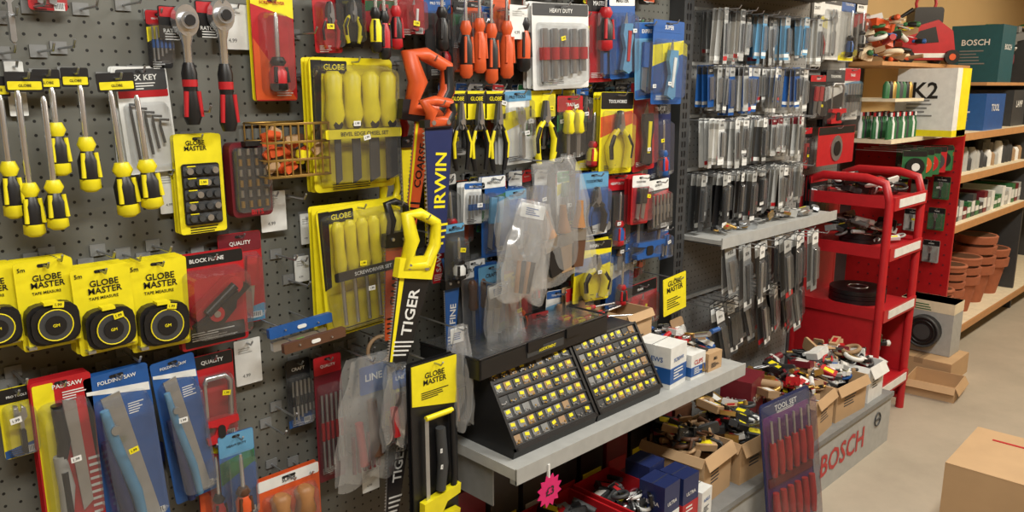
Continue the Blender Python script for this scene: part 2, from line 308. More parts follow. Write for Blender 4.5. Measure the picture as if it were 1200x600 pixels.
def p_yb_hack(b,w,h):
    b.poly(rr(w,h,.01),0,-.004,K); b.poly([(-w*.49,h*.49),(w*.49,h*.49),(w*.49,h*.2),(-w*.49,h*.26)],-.004,-.006,Y); b.text('GLOBE\nMASTER',0,h*.4,-.007,w*.5,K); smallprint(b,0,h*.32,w*.6,4,K,-.007)
    b.push(0,-.006,-h*.12); b.tube([(w*.3,-.012,h*.3),(w*.33,-.012,-h*.1),(w*.28,-.012,-h*.25)],w*.06,K,8); b.box(-w*.3,-w*.22,-.012,-.01,-h*.2,h*.3,SV)
    b.tube([(-w*.28,-.012,h*.3),(w*.3,-.012,h*.3)],w*.05,Y,8); b.tube([(w*.02,-.014,h*.22),(w*.06,-.014,0),(w*.0,-.014,-h*.16)],[w*.09,w*.1,w*.09],DG,8)
    b.poly([(-w*.4,-h*.2),(w*.42,-h*.16),(w*.4,-h*.22),(w*.1,-h*.24),(-w*.05,-h*.32),(w*.4,-h*.32),(w*.38,-h*.36),(-w*.42,-h*.37)],-.022,-.002,Y)
    b.pop(); barcode(b,-w*.1,-h*.46,w*.4,-.006); sticker(b,w,h*.4,-.03); sticker(b,w,h*.4,-.03)
def p_tag(b,w,h):
    b.poly(rr(w,h,.002),0,-.0012,W); smallprint(b,0,h*.3,w*.7,3,LG,-.0018); b.text('4.99',-w*.1,-h*.3,-.0018,w*.3,G)
def p_sign(b,w,h):
    b.poly(rr(w,h,.003),0,-.002,Y); b.text('GLOBE\nMASTER',0,h*.25,-.003,w*.7,K); smallprint(b,0,-h*.1,w*.7,5,K,-.003,.008)
def p_bag(b,w,h,inner=0):
    if inner==1:
        for k in range(3): b.push((k-1)*w*.22,-.012,-h*.12,ry=(k-1)*10); brush(b,0,h*.25,h*.55,w*.22,R.choice([K,DW,TN])); b.pop()
    if inner==2:
        b.poly(rr(w*.4,h*.22,.004,w*.08,h*.3),-.004,-.006,BL); b.text('LINE',w*.08,h*.32,-.007,w*.25,W); b.tube([(0,-.018,h*.15),(w*.05,-.018,-h*.3)],[.012,.018],DW,8); b.tube([(-w*.2,-.018,0),(-w*.15,-.018,-h*.35)],[.01,.012],RD,8); b.ring(w*.15,-.02,-h*.2,w*.14,.008,K,14)
        for k in range(6): b.box(-w*.3+k*.014,-w*.3+k*.014+.006,-.02,-.012,-h*.4,-h*.1,MR)
    if inner==3:
        b.poly(rr(w*.5,h*.14,.003,0,h*.4),-.003,-.005,W); smallprint(b,0,h*.42,w*.3,4,BL,-.006)
        for k in range(4): b.tube([(-w*.15+k*w*.1,-.012,-h*.1),(-w*.1+k*w*.08,-.012,-h*.42)],.006,R.choice([WD,K,DG]),7)
    for layer in range(2):   # front and back crumpled sheets
        n=14; m=20; vs=[];fs=[]
        a=[R.uniform(0,6) for _ in range(5)]
        for j in range(m+1):
            t=j/m; ww=w*(.30+.2*math.sin(min(1,t*1.3)*1.5))
            for i in range(n+1):
                s_=i/n*2-1; fold=.006*math.sin(s_*7+t*4+a[0])+.003*math.sin(s_*11-t*6+a[1])+.0025*math.sin(t*14+s_*5+a[2])
                edge=(.03*math.sin(t*9+a[3])*w+.012*w*math.sin(t*21+a[4]))
                y=(-.014-.026*(1-s_*s_)*math.sin(t*2.9)+fold+R.uniform(-.0006,.0006)) if layer==0 else -.003
                vs.append((s_*ww+edge,min(y,-.001),h/2-t*h+(.01*math.sin(s_*5+a[1]) if j==m else 0)))
        for j in range(m):
            for i in range(n): q=j*(n+1)+i; fs.append((q,q+1,q+n+2,q+n+1))
        b.add(vs,fs,BG,True)
WORDS=['PRO TOOLS','HEAVY DUTY','CRAFT','EXPERT','TOOLWORKS','SUPER','QUALITY','TRADE','MASTER']
def generic(b,w,h,c,hc,tool,tc,tc2,clear=True,word=None):
    hf=R.choice([.14,.2,.24]); card(b,w,h,c,hc,hf); txt=word or R.choice(WORDS); tcol=W if hc in (K,RD,BL,NV,DG,MR,GN) else K
    b.text(txt,0,h*(.5-hf*.5)-.003,-.003,w*.55,tcol,h*.05)
    k=R.random(); ac=R.choice([Y,W,RD,OR,BL,K,GN,SK])
    if k<.4: b.poly([(-w*.49,h*.2),(w*.49,h*.28),(w*.49,h*.12),(-w*.49,-h*.05)],-.0015,-.002,ac)
    elif k<.7: b.poly([(-w*.49,-h*.49),(w*.49,-h*.49),(w*.49,-h*.3),(-w*.49,-h*.38)],-.0015,-.002,ac)
    smallprint(b,-w*.1,-h*.4,w*.5,4,tcol if c in(K,RD,BL,NV,DG,MR) else DG,-.0026,.004)
    if R.random()<.5: barcode(b,w*.28,-h*.42,w*.28,-.0026)
    b.push(0,-.002,-h*.08)
    hh=h*.72
    if tool=='driver': driver(b,0,hh/2,hh,min(w*.25,.018),tc,tc2,-.016)
    elif tool=='pliers': pliers(b,hh,w*.75,tc,tc2)
    elif tool=='knife': b.push(ry=8); knife(b,hh,tc,tc2,s=1.3); b.pop()
    elif tool=='wrench': wrench(b,hh,tc)
    elif tool=='bits':
        for i in range(5):
            x=(i-2)*w*.17; b.tube([(x,-.01,hh*.4),(x,-.01,-hh*.45+i*.006)],w*.045,SV,6); b.tube([(x,-.01,hh*.1),(x,-.01,-hh*.1)],w*.065,tc,6)
    elif tool=='blade':
        for i in range(2): b.push((i-.5)*w*.3,0,0,ry=6); b.poly([(-w*.12,hh*.45),(w*.12,hh*.45),(w*.09,-hh*.45),(-w*.09,-hh*.4)],-.006,-.003,SV); b.poly([(-w*.12,hh*.45),(w*.12,hh*.45),(w*.11,0),(-w*.11,0)],-.01,-.002,tc); b.pop()
    elif tool=='chisel': chisels(b,w*.85,hh,2,tc)
    elif tool=='brush': brush(b,0,hh*.45,hh*.9,w*.6,tc)
    elif tool=='hacksaw': hacksaw(b,hh,w*.8,tc,tc2)
    b.pop()
    if clear: b.bub(rr(w*.88,h*.74,.012,0,-h*.09),-.002,-.028,CL,.88)
    if R.random()<.7: sticker(b,w,h,-.03)
NM={'driver':'screwdriver_pack','pliers':'pliers_pack','knife':'utility_knife_pack','wrench':'adjustable_wrench_pack','bits':'drill_bit_pack','blade':'saw_blade_pack','chisel':'chisel_pack','brush':'paint_brush_pack','hacksaw':'hacksaw_pack'}
def hang(name,bx,off,fn,*a,ry=0,hk=True,stack=0,sc=None,**k):
    u0,v0,u1,v1=bx; uc=(u0+u1)/2; vc=(v0+v1)/2
    X0,_=survey(u0,vc,off); X1,_=survey(u1,vc,off); _,Za=survey(uc,v0,off); _,Zb=survey(uc,v1,off)
    w=X1-X0; h=Za-Zb
    b=B(name,((X0+X1)/2,-off,(Za+Zb)/2))
    wt=k.pop('wall',0)
    if hk: hook(b,h,off+wt,.03 if off>.05 else .02)
    for i in range(stack):
        b.poly(rr(w,h,.006),.014*(i+1),.014*(i+1)-.001,sc or W)
    if ry: b.push(0,0,h/2,ry=ry); b.push(0,0,-h/2)
    fn(b,w,h,*a,**k)
    return b.done()
# ================================================================ ROOM
def wallmat(name,rgb,hole,pitch=.0254,rad=.0032,rough=.5,var=.05):
    m=mat(name,rgb,rough,0,var,3); nt=m.node_tree; p=nt.nodes['Principled BSDF']; mx=[n for n in nt.nodes if n.type=='MIX'][0]
    tc=nt.nodes.new('ShaderNodeTexCoord'); sp=nt.nodes.new('ShaderNodeSeparateXYZ'); nt.links.new(tc.outputs['Object'],sp.inputs[0])
    def mth(op,a,b=None):
        n=nt.nodes.new('ShaderNodeMath'); n.operation=op
        for i,q in enumerate((a,b)):
            if q is None: continue
            if isinstance(q,(int,float)): n.inputs[i].default_value=q
            else: nt.links.new(q,n.inputs[i])
        return n.outputs[0]
    d=[]
    for ax in ('X','Z'):
        f=mth('SUBTRACT',mth('FRACT',mth('DIVIDE',sp.outputs[ax],pitch)),.5); d.append(mth('MULTIPLY',f,f))
    r=mth('SQRT',mth('ADD',d[0],d[1])); k=mth('LESS_THAN',r,rad/pitch)
    m2=nt.nodes.new('ShaderNodeMix'); m2.data_type='RGBA'; nt.links.new(k,m2.inputs[0]); nt.links.new(mx.outputs[2],m2.inputs[6]); m2.inputs[7].default_value=[lin(x) for x in hole]+[1]
    nt.links.new(m2.outputs[2],p.inputs['Base Color']); return m
PEG=wallmat('pegboard_grey',(104,105,99),(16,16,16),.0254,.0029)
PEG2=wallmat('pegboard_light',(134,135,134),(50,50,50),.0254,.003)
PEGR=mat('red_panel',(178,24,30),.4)
CON=mat('concrete_floor',(170,160,144),.55,0,.34,2.2)
nt=CON.node_tree; p=nt.nodes['Principled BSDF']; n2=nt.nodes.new('ShaderNodeTexNoise'); n2.inputs['Scale'].default_value=30; n2.inputs['Detail'].default_value=8
bp=nt.nodes.new('ShaderNodeBump'); bp.inputs['Strength'].default_value=.15; nt.links.new(n2.outputs['Fac'],bp.inputs['Height']); nt.links.new(bp.outputs[0],p.inputs['Normal'])
q=[n for n in nt.nodes if n.type=='TEX_NOISE'][0]; q.inputs['Detail'].default_value=12; q.inputs['Roughness'].default_value=.7
WALL=mat('painted_wall',(206,176,124),.8,0,.05,3); CEI=mat('ceiling_paint',(222,212,192),.85,0,.03,3)
def slab(name,x0,x1,y0,y1,z0,z1,m):
    b=B(name); b.box(x0,x1,y0,y1,z0,z1,m); return b.done()
slab('floor',-2.5,10,-3.6,.6,-.05,0,CON); slab('ceiling',-2.5,10,-3.6,.6,2.75,2.8,CEI)
slab('wall_left',-2.5,10,.5,.6,0,2.75,WALL); slab('wall_back',9.9,10,-3.6,.5,0,2.75,WALL)
slab('wall_right',-2.5,10,-3.7,-3.6,0,2.75,WALL); slab('wall_front',-2.6,-2.5,-3.6,.6,0,2.75,WALL)
PX=2.41   # upright between bays
def bay(name,x0,x1,y,m,z1=2.35):
    b=B(name); b.box(x0,x1,y,y+.02,.24,z1,m)
    for x in (x0,x1): b.box(x-.012,x+.012,y-.004,y+.04,0,z1,DG)
    b.box(x0,x1,y-.002,y+.03,z1,z1+.03,DG); return b.done()
b=B('pegboard_panel'); b.box(-1,PX-.02,0,.02,.24,2.35,PEG); b.box(-1,PX-.02,-.002,.03,2.35,2.38,DG); b.done()
bay('pegboard_panel',PX+.05,3.45,0,PEG2); bay('pegboard_panel',3.48,4.2,.15,PEG2)
b=B('shelving_upright'); b.box(PX-.02,PX+.04,-.06,.06,0,2.4,DG)
for i in range(60): b.box(PX-.003,PX+.004,-.0615,-.059,.3+i*.033,.32+i*.033,K); b.box(PX+.013,PX+.02,-.0615,-.059,.3+i*.033,.32+i*.033,K)
b.done()
b=B('header_shelf'); b.box(PX+.06,3.42,-.25,-.002,1.945,1.965,DG); b.box(PX+.06,3.42,-.25,-.235,1.92,1.99,K); b.done()
# ================================================================ BAY 1 items
hang('yellow_handle_screwdriver',(-14,90,20,255),.05,p_driverlabel,.45)
hang('yellow_handle_screwdriver',(16,85,60,275),.06,p_driverlabel,.36,None,2)
hang('yellow_handle_screwdriver',(44,82,76,205),.05,p_driverlabel,.58)
hang('yellow_handle_screwdriver',(78,80,110,224),.05,p_driverlabel,.5)
hang('yellow_handle_screwdriver',(120,86,164,252),.06,p_driverlabel,.42,None,2,ry=-3)
hang('combination_spanner',(-6,-20,24,52),.05,lambda b,w,h:wrench(b,h,SV))
hang('red_tool_card',(30,-50,76,12),.03,generic,RD,W,'blade',RD,K)
hang('hex_key_set',(138,78,199,203),.03,p_hex,ry=-3,stack=2)
for bx,of in (((186,198,212,250),.015),((258,5,291,58),.015),((305,224,335,271),.02),((275,397,306,450),.02),((597,6,618,46),.13),((8,72,30,136),.012),((352,250,366,286),.012),((424,540,444,575),.1),((345,300,362,330),.012)): hang('price_tag',bx,of,p_tag)
hang('socket_ratchet',(190,8,240,150),.05,p_ratchet); hang('socket_ratchet',(232,2,282,158),.06,p_ratchet)
hang('ratchet_card',(172,12,200,80),.03,generic,K,RD,'bits',BL,K)
hang('screwdriver_card',(296,-4,345,118),.04,p_redscrew,stack=1,sc=Y)
hang('wire_basket',(287,140,358,202),.01,p_crate,hk=False)
hang('bit_case',(263,166,310,252),.03,p_bitcase,hk=False); hang('socket_set_card',(207,157,262,273),.05,p_sockets,stack=2,sc=Y)
hang('chisel_set',(364,68,460,222),.08,p_chiselset,stack=2,sc=Y); hang('screwdriver_set',(372,238,466,386),.1,p_chiselset,False,ry=-3,stack=2,sc=Y)
for bx,of in (((-48,312,24,410),.06),((20,304,90,408),.07),((86,311,156,412),.08),((152,303,222,408),.07)): hang('tape_measure_card',bx,of,p_tape,stack=3,sc=Y,ry=R.uniform(-2,2))
hang('block_plane_card',(208,295,288,405),.06,p_plane,stack=1,sc=RD); hang('red_tool_card',(258,272,308,380),.02,generic,RD,MR,'blade',RD,K)
hang('wrench_pack',(0,452,45,535),.05,generic,Y,K,'wrench',K,Y)
hang('pad_saw_pack',(44,440,116,620),.07,p_redsaw,stack=2,sc=RD); hang('folding_saw_pack',(106,432,182,625),.07,p_bluesaw,ry=-3,stack=1,sc=BL)
hang('folding_saw_pack',(182,418,234,590),.06,p_bluesaw,ry=-5); hang('hacksaw_pack',(226,413,276,520),.04,generic,RD,K,'hacksaw',RD,K)
hang('screwdriver_card',(232,515,272,622),.05,p_redscrew); hang('screwdriver_pack',(258,505,300,610),.07,generic,BL,SK,'driver',DW,OR)
hang('chisel_pack',(302,552,376,640),.08,generic,OR,W,'chisel',WD,RD,stack=1,sc=OR)
hang('nail_bar_pack',(370,415,402,562),.05,generic,MR,RD,'bits',RD,K); hang('utility_knife_pack',(160,520,196,620),.03,generic,K,NV,'knife',BL,K)
hang('drill_bit_pack',(336,420,364,500),.02,generic,DG,K,'bits',K,SV)
# empty peg hooks
b=B('peg_hook_row',(0,0,0))
for u,v in ((8,20),(50,60),(74,56),(6,62),(150,300),(330,300),(340,230),(345,330),(330,480),(318,500),(350,545),(230,130),(150,5),(100,10),(352,40),(352,90),(20,440),(150,415),(60,300),(120,296),(185,290),(300,215),(420,405),(40,8)):
    x,z=survey(u,v,.03); b.tube([(x,0,z),(x,-.09,z),(x,-.1,z+.012)],.0024,SV,6); b.box(x-.014,x+.014,-.005,-.001,z-.01,z+.012,G)
b.done()
for u0,v0,u1,v1,m,o in ((318,372,384,390,BL,.12),(335,384,400,412,DW,.16),(322,392,378,402,SV,.1)):
    X0,Z0=survey(u0,v0,o);X1,Z1=survey(u1,v1,o); 
    b=B('spirit_level',((X0+X1)/2,-o,(Z0+Z1)/2)); L=(X1-X0); b.push(ry=-3); b.poly(rr(L*1.15,.022,.003),.006,-.006,m); b.poly(rr(.022,.008,.004),-.006,-.008,LM if m is SV else W); b.pop(); b.tube([(L*.3,-.01,0),(L*.3,o,0)],.002,SV,6); b.tube([(-L*.3,-.01,-.0),(-L*.3,o,0)],.002,SV,6); b.done()
sx,sz=survey(445,410,.1); b=B('masking_tape_roll',(sx,-.1,sz)); b.ring(0,0,0,.034,.005,TN,24); b.tube([(0,.1,.03),(0,-.02,.03)],.0022,SV,6); b.done()
# hand saws
hang('hand_saw',(492,118,530,296),.185,handsaw,NV,OR,'IRWIN',Y,K,.14); hang('hand_saw',(474,66,530,265),.13,handsaw,OR,OR,'COARSE',K,K,.32,ry=9,bw=.42,st=Y)
hang('hand_saw',(466,130,490,300),.08,handsaw,Y,RD,'SHARP',K,K,.2); hang('hand_saw',(440,200,466,340),.06,handsaw,WD,Y,'CRAFTSMAN',K)
hang('hand_saw',(472,250,516,418),.2,handsaw,K,Y,'TIGER',W,Y,.36,ry=12,st=Y)
hang('hand_saw',(450,235,478,395),.13,handsaw,OR,K,'SHARP',K,ry=4); hang('hand_saw',(516,300,536,410),.12,handsaw,BL,BL,'FINE',W,K)
hang('hand_saw',(500,270,520,330),.1,handsaw,RD,K,'SAW',W)
hang('hacksaw_pack',(482,420,535,612),.24,p_yb_hack,stack=1,sc=K); hang('hand_saw',(456,440,486,600),.12,handsaw,K,Y,'TIGER',W,ry=6)
hang('saw_sleeve_bag',(520,380,550,500),.22,p_bag,3); hang('tool_bag',(390,415,470,560),.12,p_bag,2)
# top row
T=[('pliers',(366,-15,398,62),.06,RD,K,RD,K),('pliers',(394,-15,424,55),.07,K,Y,Y,K),('knife',(428,-12,462,38),.06,RD,W,RD,K),('knife',(464,-12,496,40),.07,RD,K,RD,W),
('driver',(496,-10,528,92),.06,K,BL,K,RD),('blade',(528,-10,562,84),.06,OR,K,OR,K),('blade',(576,-10,598,72),.05,OR,OR,OR,K),('bits',(622,4,688,104),.12,W,DG,RD,K),
('wrench',(686,-8,716,96),.1,RD,K,BL,K),('knife',(712,-8,742,92),.12,BL,W,SK,RD),('blade',(742,26,770,116),.14,SK,BL,BL,W),('knife',(764,24,800,122),.16,BL,BL,SK,W)]
T+=[('wrench',(588,106,622,192),.1,W,SK,SV,K),('chisel',(652,112,682,188),.1,K,RD,Y,OR),('driver',(678,112,706,200),.08,K,K,RD,Y),('pliers',(703,108,741,203),.12,Y,K,Y,K),
('knife',(738,96,764,200),.1,RD,RD,K,Y),('driver',(758,120,784,212),.08,NV,K,BL,RD),
('driver',(508,205,534,290),.06,K,W,RD,K),('bits',(544,214,568,262),.1,W,BL,BL,K),('blade',(564,206,592,300),.1,BL,W,SK,K),('knife',(590,222,616,300),.08,BL,SK,NV,W),
('pliers',(678,202,712,276),.13,BL,SK,K,BL),('driver',(708,205,736,292),.1,K,RD,RD,BL),('hacksaw',(734,232,776,304),.1,BL,BL,BL,K),
('chisel',(540,305,568,400),.1,SV,W,DW,WD),('blade',(560,310,590,398),.12,BL,SK,K,W),('driver',(588,318,616,392),.1,RD,Y,OR,K),('pliers',(674,282,716,352),.13,Y,K,Y,K),
('driver',(712,290,738,360),.08,BL,BL,RD,K),('knife',(728,332,768,384),.08,RD,K,RD,Y),('brush',(640,340,664,400),.1,W,BL,DW,K),('brush',(662,335,690,396),.12,KR,RD,RD,K),
('blade',(740,205,760,262),.15,RD,W,K,K),('bits',(758,210,782,270),.14,K,W,SV,RD),('driver',(520,262,544,330),.14,DG,SK,K,W),('knife',(618,366,642,420),.12,K,RD,K,RD)]
for t,bx,of,c,hc,a,b2 in T: hang(NM[t],bx,of,generic,c,hc,t,a,b2,stack=R.choice([0,1,2]),sc=c,ry=R.uniform(-4,4))
# loose long-handled files / screwdrivers along the top edge
for u,v1,c1,c2 in ((440,70,K,RD),(454,58,RD,K),(508,60,K,K),(536,92,OR,K),(552,86,OR,OR),(566,98,OR,K),(584,92,OR,OR),(604,84,K,OR),(700,60,RD,K),(430,62,K,Y)):
    hang('file_with_handle',(u,-40,u+12,v1),.11,lambda b,w,h,c1=c1,c2=c2:driver(b,0,h/2,h,w*.5,c1,c2,-.012,.5,.004))
for u in (524,546,568): hang('pliers_card',(u,106,u+24,200),.1,lambda b,w,h:(b.poly(rr(w*1.0,h*.35,.004,0,h*.32),0,-.002,Y),b.poly(rr(w*.9,h*.12,.002,0,h*.4),-.002,-.003,K),b.text('GLOBE',0,h*.4,-.0035,w*.6,Y),pliers(b,h*.86,w*.95,K,Y,-.014,0,-h*.06),sticker(b,w,h*.3)))
hang('pliers_card',(620,106,650,192),.1,lambda b,w,h:(b.poly(rr(w,h*.35,.004,0,h*.32),0,-.002,Y),pliers(b,h*.86,w*.9,Y,K,-.014,0,-h*.06)))
hang('paint_brush_bag',(566,228,630,350),.2,p_bag,1,ry=-16,hk=False); hang('paint_brush_bag',(608,186,684,330),.24,p_bag,1,ry=-6); hang('dust_sheet_bag',(596,236,652,350),.28,p_bag,3,ry=14,hk=False)
hang('clear_parts_bag',(560,330,604,425),.18,p_bag,3,ry=-8); hang('clear_parts_bag',(444,425,484,520),.17,p_bag,2)
hang('display_sign',(776,323,802,366),.14,p_sign,ry=-5)
# background layer of stock so hooks are full (one object per row)
combos=[(RD,K,RD,K),(BL,W,BL,K),(Y,K,Y,K),(K,RD,RD,K),(W,BL,K,RD),(OR,K,OR,K),(BL,SK,NV,W),(K,Y,K,Y),(W,RD,RD,K),(DG,K,SV,RD),(W,GN,GN,K),(LG,BL,DW,K)]
for zt,hh,x0 in ((2.02,.2,1.0),(1.80,.19,1.32),(1.60,.2,1.28),(1.36,.2,1.24),(1.13,.19,1.36)):
    for layer,off,ds in ((0,.035,.92),(1,.075,.45)):
        x=x0+layer*.03; b=B('carded_hand_tool_row')
        while x<PX-.1:
            w=R.uniform(.034,.058); t=R.choice(list(NM)); c=R.choice(combos)
            if R.random()<ds:
                h=hh*R.uniform(.6,1.0)*(1-.2*layer); b.push(x+w/2,-off,zt-h/2+R.uniform(-.01,.01)); hook(b,h,off,.03); b.push(ry=R.uniform(-4,4)); generic(b,w,h,c[0],c[1],t,c[2],c[3]); b.pop(); b.pop()
            x+=w+.005
        b.done()
# ================================================================ SHELF with bin displays
b=B('metal_shelf'); b.box(1.25,2.32,-.4,-.002,.672,.7,LG); b.box(1.25,2.32,-.404,-.398,.662,.703,LG); b.box(1.25,2.32,-.402,-.38,.66,.672,G)
for x in (1.27,2.30): b.poly([(x-.002,.66),(x+.002,.66),(x+.002,.56),(x-.002,.56)],-.02,-.3,G)
b.done()
def bincase(x0,x1,seed):
    b=B('small_parts_display_case',(x0,0,.7)); w=x1-x0
    prof=[(-.355,.0),(-.36,.02),(-.25,.2),(-.02,.2),(-.02,.0)]
    n=len(prof)
    b.add([(0,p[0],p[1]) for p in prof]+[(w,p[0],p[1]) for p in prof],[tuple(range(n)),tuple(range(n,2*n))]+[(i,(i+1)%n,n+(i+1)%n,n+i) for i in range(n)],K)
    ang=math.degrees(math.atan2(.11,.18))
    b.push(0,-.36,.02,rx=-ang)
    H=.211
    b.box(.006,w-.006,-.004,-.0,.004,H-.004,DG); b.box(0,.008,-.01,0,0,H,K); b.box(w-.008,w,-.01,0,0,H,K); b.box(0,w,-.01,0,H-.006,H,K); b.box(0,w,-.01,0,0,.008,K)
    for j in range(6):
        b.box(.008,w-.008,-.009,-.003,.008+j*.033,.013+j*.033,K)
        for i in range(9):
            x=.02+i*(w-.04)/8.3; z=.026+j*.033
            b.box(x-.011,x+.012,-.006,-.004,z-.010,z+.012,R.choice([G,G,DG,TN,DG]))
            for q in range(4): b.disc(x-.008+q*.005,z-.005+R.uniform(-.003,.003),-.007,-.009,.0024,R.choice([SV,BR,SV]),6)
            if R.random()<.8: b.push(x+.002,-.006,z+.005,ry=R.uniform(-12,12)); b.box(-.007,.007,-.0012,0,-.0042,.0042,Y); b.pop()
    b.pop(); return b.done()
bincase(1.285,1.60,1); bincase(1.607,1.90,2)
b=B('assortment_box',(1.50,-.17,.9),rz=.06)
b.box(-.27,.25,-.1,.1,.002,.012,K); b.box(-.26,.24,-.09,.09,.012,.014,DG)
for i in range(12):
    for j in range(4):
        x=-.25+i*.04; y=-.085+j*.042; b.box(x,x+.03,y,y+.032,.014,R.uniform(.02,.034),R.choice([K,DG,DG,DG,G])); 
b.box(-.275,.255,-.105,.105,.048,.054,CL); b.box(-.275,.255,-.107,-.10,.002,.05,K); b.box(-.275,-.268,-.107,.105,.002,.05,K); b.box(-.1,.05,-.109,-.107,.015,.035,DG); b.text('ASSORTMENT',-.02,.025,-.1105,.07,Y)
for k in (-.275,.255): b.tube([(k,-.105,.054),(k,.105,.054)],.003,K,6)
b.tube([(-.275,-.105,.054),(.255,-.105,.054)],.003,K,6); b.box(-.1,-.04,-.112,-.104,.03,.056,K); b.box(.06,.12,-.112,-.104,.03,.056,K); b.done()
b=B('screwdriver_assortment',(1.80,-.14,.9))
for i in range(9): b.push(R.uniform(-.1,.08),R.uniform(-.08,.08),.012+.012*(i//3),rz=R.uniform(-40,40),rx=0); b.push(ry=90); driver(b,0,.07,.15,.010,R.choice([RD,K,OR]),R.choice([K,Y,RD]),0); b.pop(); b.pop()
b.done()
def carton(name,x,y,z,w,d,h,c=KR,rz=0,txt=None,tc=K,lid=True,band=None):
    b=B(name,(x,y,z),rz)
    if lid:
        b.box(-w/2,w/2,-d/2,d/2,0,h,c); b.box(-w/2-.0005,w/2+.0005,-d*.07,d*.07,h*.75,h+.0008,TN if c==KR else c); b.box(-w/2,w/2,-.001,.001,h,h+.0012,DG)
    else:
        t=.004; b.box(-w/2,w/2,-d/2,d/2,0,t,c); b.box(-w/2,-w/2+t,-d/2,d/2,t,h,c); b.box(w/2-t,w/2,-d/2,d/2,t,h,c); b.box(-w/2+t,w/2-t,-d/2,-d/2+t,t,h,c); b.box(-w/2+t,w/2-t,d/2-t,d/2,t,h,c)
        b.push(0,-d/2,h,rx=62); b.box(-w/2,w/2,-d*.18,0,-.002,.001,c); b.pop()
        b.push(-w/2,0,h,ry=-55); b.box(-w*.16,0,-d/2,d/2,-.002,.001,c); b.pop()
        smallprint(b,0,h*.6,w*.5,4,DG,-d/2-.001,.012)
    if band: b.box(-w/2-.0008,w/2+.0008,-d/2-.0008,d/2+.0008,h*.12,h*.5,band)
    if txt:
        b.text(txt,0,h*.68,-d/2-.0015,w*.6,tc,h*.2)
        b.push(-w/2-.0015,0,h*.68,rz=-90); b.text(txt,0,0,0,d*.6,tc,h*.2); b.pop()
        smallprint(b,0,h*.42,w*.6,4,W if band else DG,-d/2-.0018,h*.07)
        b.push(-w/2-.001,0,0,rz=-90); smallprint(b,0,h*.42,d*.6,4,W if band else DG,-.0008,h*.07); b.pop()
    return b.done()
def pile(name,x0,x1,y0,y1,z,n,cols,s=.03,zz=.04):
    b=B(name,((x0+x1)/2,(y0+y1)/2,z)); W_=(x1-x0)/2; D_=(y1-y0)/2
    for i in range(n):
        c=R.choice(cols); px=R.uniform(-W_+s,W_-s) if W_>s else 0; py=R.uniform(-D_+s,D_-s) if D_>s else 0
        b.push(px,py,s*.45+R.random()*zz,R.uniform(-20,20),R.uniform(-20,20),R.uniform(0,180)); k=R.random(); q=s*R.uniform(.6,1.3)
        if k<.3: b.box(-q,q,-q*.55,q*.55,-q*.3,q*.3,c); b.box(-q*.6,q*.6,-q*.3,q*.3,q*.3,q*.32,R.choice([W,Y,RD]))
        elif k<.5: b.ring(0,0,0,q*.7,q*.2,c,14,'z')
        elif k<.62: b.tube([(-q,0,0),(q,0,0)],q*.3,c,10)
        elif k<.74: b.push(ry=90); driver(b,0,q*1.3,q*2.6,q*.22,c,K,0); b.pop()
        elif k<.84: b.push(rx=90); pliers(b,q*2.4,q*1.1,c,K,0); b.pop()
        else: b.poly(rr(q*1.8,q*1.1,q*.2),-q*.1,q*.1,c); b.bub(rr(q*1.5,q*.9,q*.2),-q*.1,-q*.4,CL)
        b.pop()
    return b.done()
carton('fixings_box',1.99,-.29,.7,.1,.13,.13,W,.1,'SCREWS',BL,band=BL); carton('fixings_box',2.10,-.3,.7,.08,.12,.08,W,0,'CLIPS',RD,band=BL)
carton('open_carton',2.0,-.13,.7,.14,.14,.2,KR,.05,lid=False); carton('fixings_box',2.2,-.3,.7,.08,.12,.06,KR,0,'M6')
pile('small_parts_assortment',2.06,2.3,-.38,-.06,.7,70,[K,RD,W,BR,SV,BL,TN,DG],.025,.12)
# ================================================================ base deck
b=B('base_deck'); b.box(1.2,3.65,-.42,.0,.215,.24,G); b.box(1.2,3.65,-.42,-.405,0,.215,LG); b.box(3.635,3.65,-.405,0,0,.215,LG); b.box(1.2,3.65,-.43,-.42,.222,.243,G)
b.text('BOSCH',3.15,.115,-.422,.42,RD,.12); b.ring(3.5,-.423,.15,.03,.003,DG,20); b.tube([(3.47,-.423,.15),(3.53,-.423,.15)],.003,DG,6); b.box(1.2,1.215,-.405,0,0,.215,LG); b.done()
for x,w_ in ((1.28,.2),(1.5,.22),(1.74,.18)):
    H=.15; b=B('red_parts_tray',(x,-.28,.24)); 
    b.box(0,w_,-.13,.12,0,.006,MR); b.box(0,.006,-.13,.12,.006,H,RD); b.box(w_-.006,w_,-.13,.12,.006,H,RD); b.box(.006,w_-.006,-.13,-.124,.006,H*.7,RD); b.box(.006,w_-.006,.114,.12,.006,H,RD); b.box(w_*.3,w_*.7,-.132,-.13,H*.3,H*.5,W); b.done()
    pile('scissors_assortment',x+.01,x+w_-.01,-.39,-.18,.3,44,[K,DG,K,DG,W,MR,SV],.032,.08)
carton('blade_box',1.90,-.37,.24,.085,.09,.19,NV,.05,'ULTRA',W,band=W); carton('blade_box',2.005,-.37,.24,.085,.09,.18,NV,0,'ULTRA',W,band=RD); carton('blade_box',1.96,-.27,.24,.085,.09,.2,NV,.05,'ULTRA',W,band=W)
carton('white_box',2.09,-.38,.24,.07,.08,.1,W,.1,'NAILS',BL); carton('white_box',2.19,-.46,.0,.1,.05,.2,W,.1,'BLADES',BL)
carton('open_carton',2.23,-.25,.24,.2,.24,.17,KR,.08,lid=False); pile('hinge_assortment',2.13,2.34,-.36,-.13,.37,70,[K,DG,TN,KR,DW,TN],.036,.08)
carton('open_carton',2.48,-.26,.24,.22,.26,.15,KR,-.05,lid=False); pile('clamp_assortment',2.38,2.59,-.38,-.12,.35,70,[K,DG,BR,DG,W,KR,MR],.034,.1)
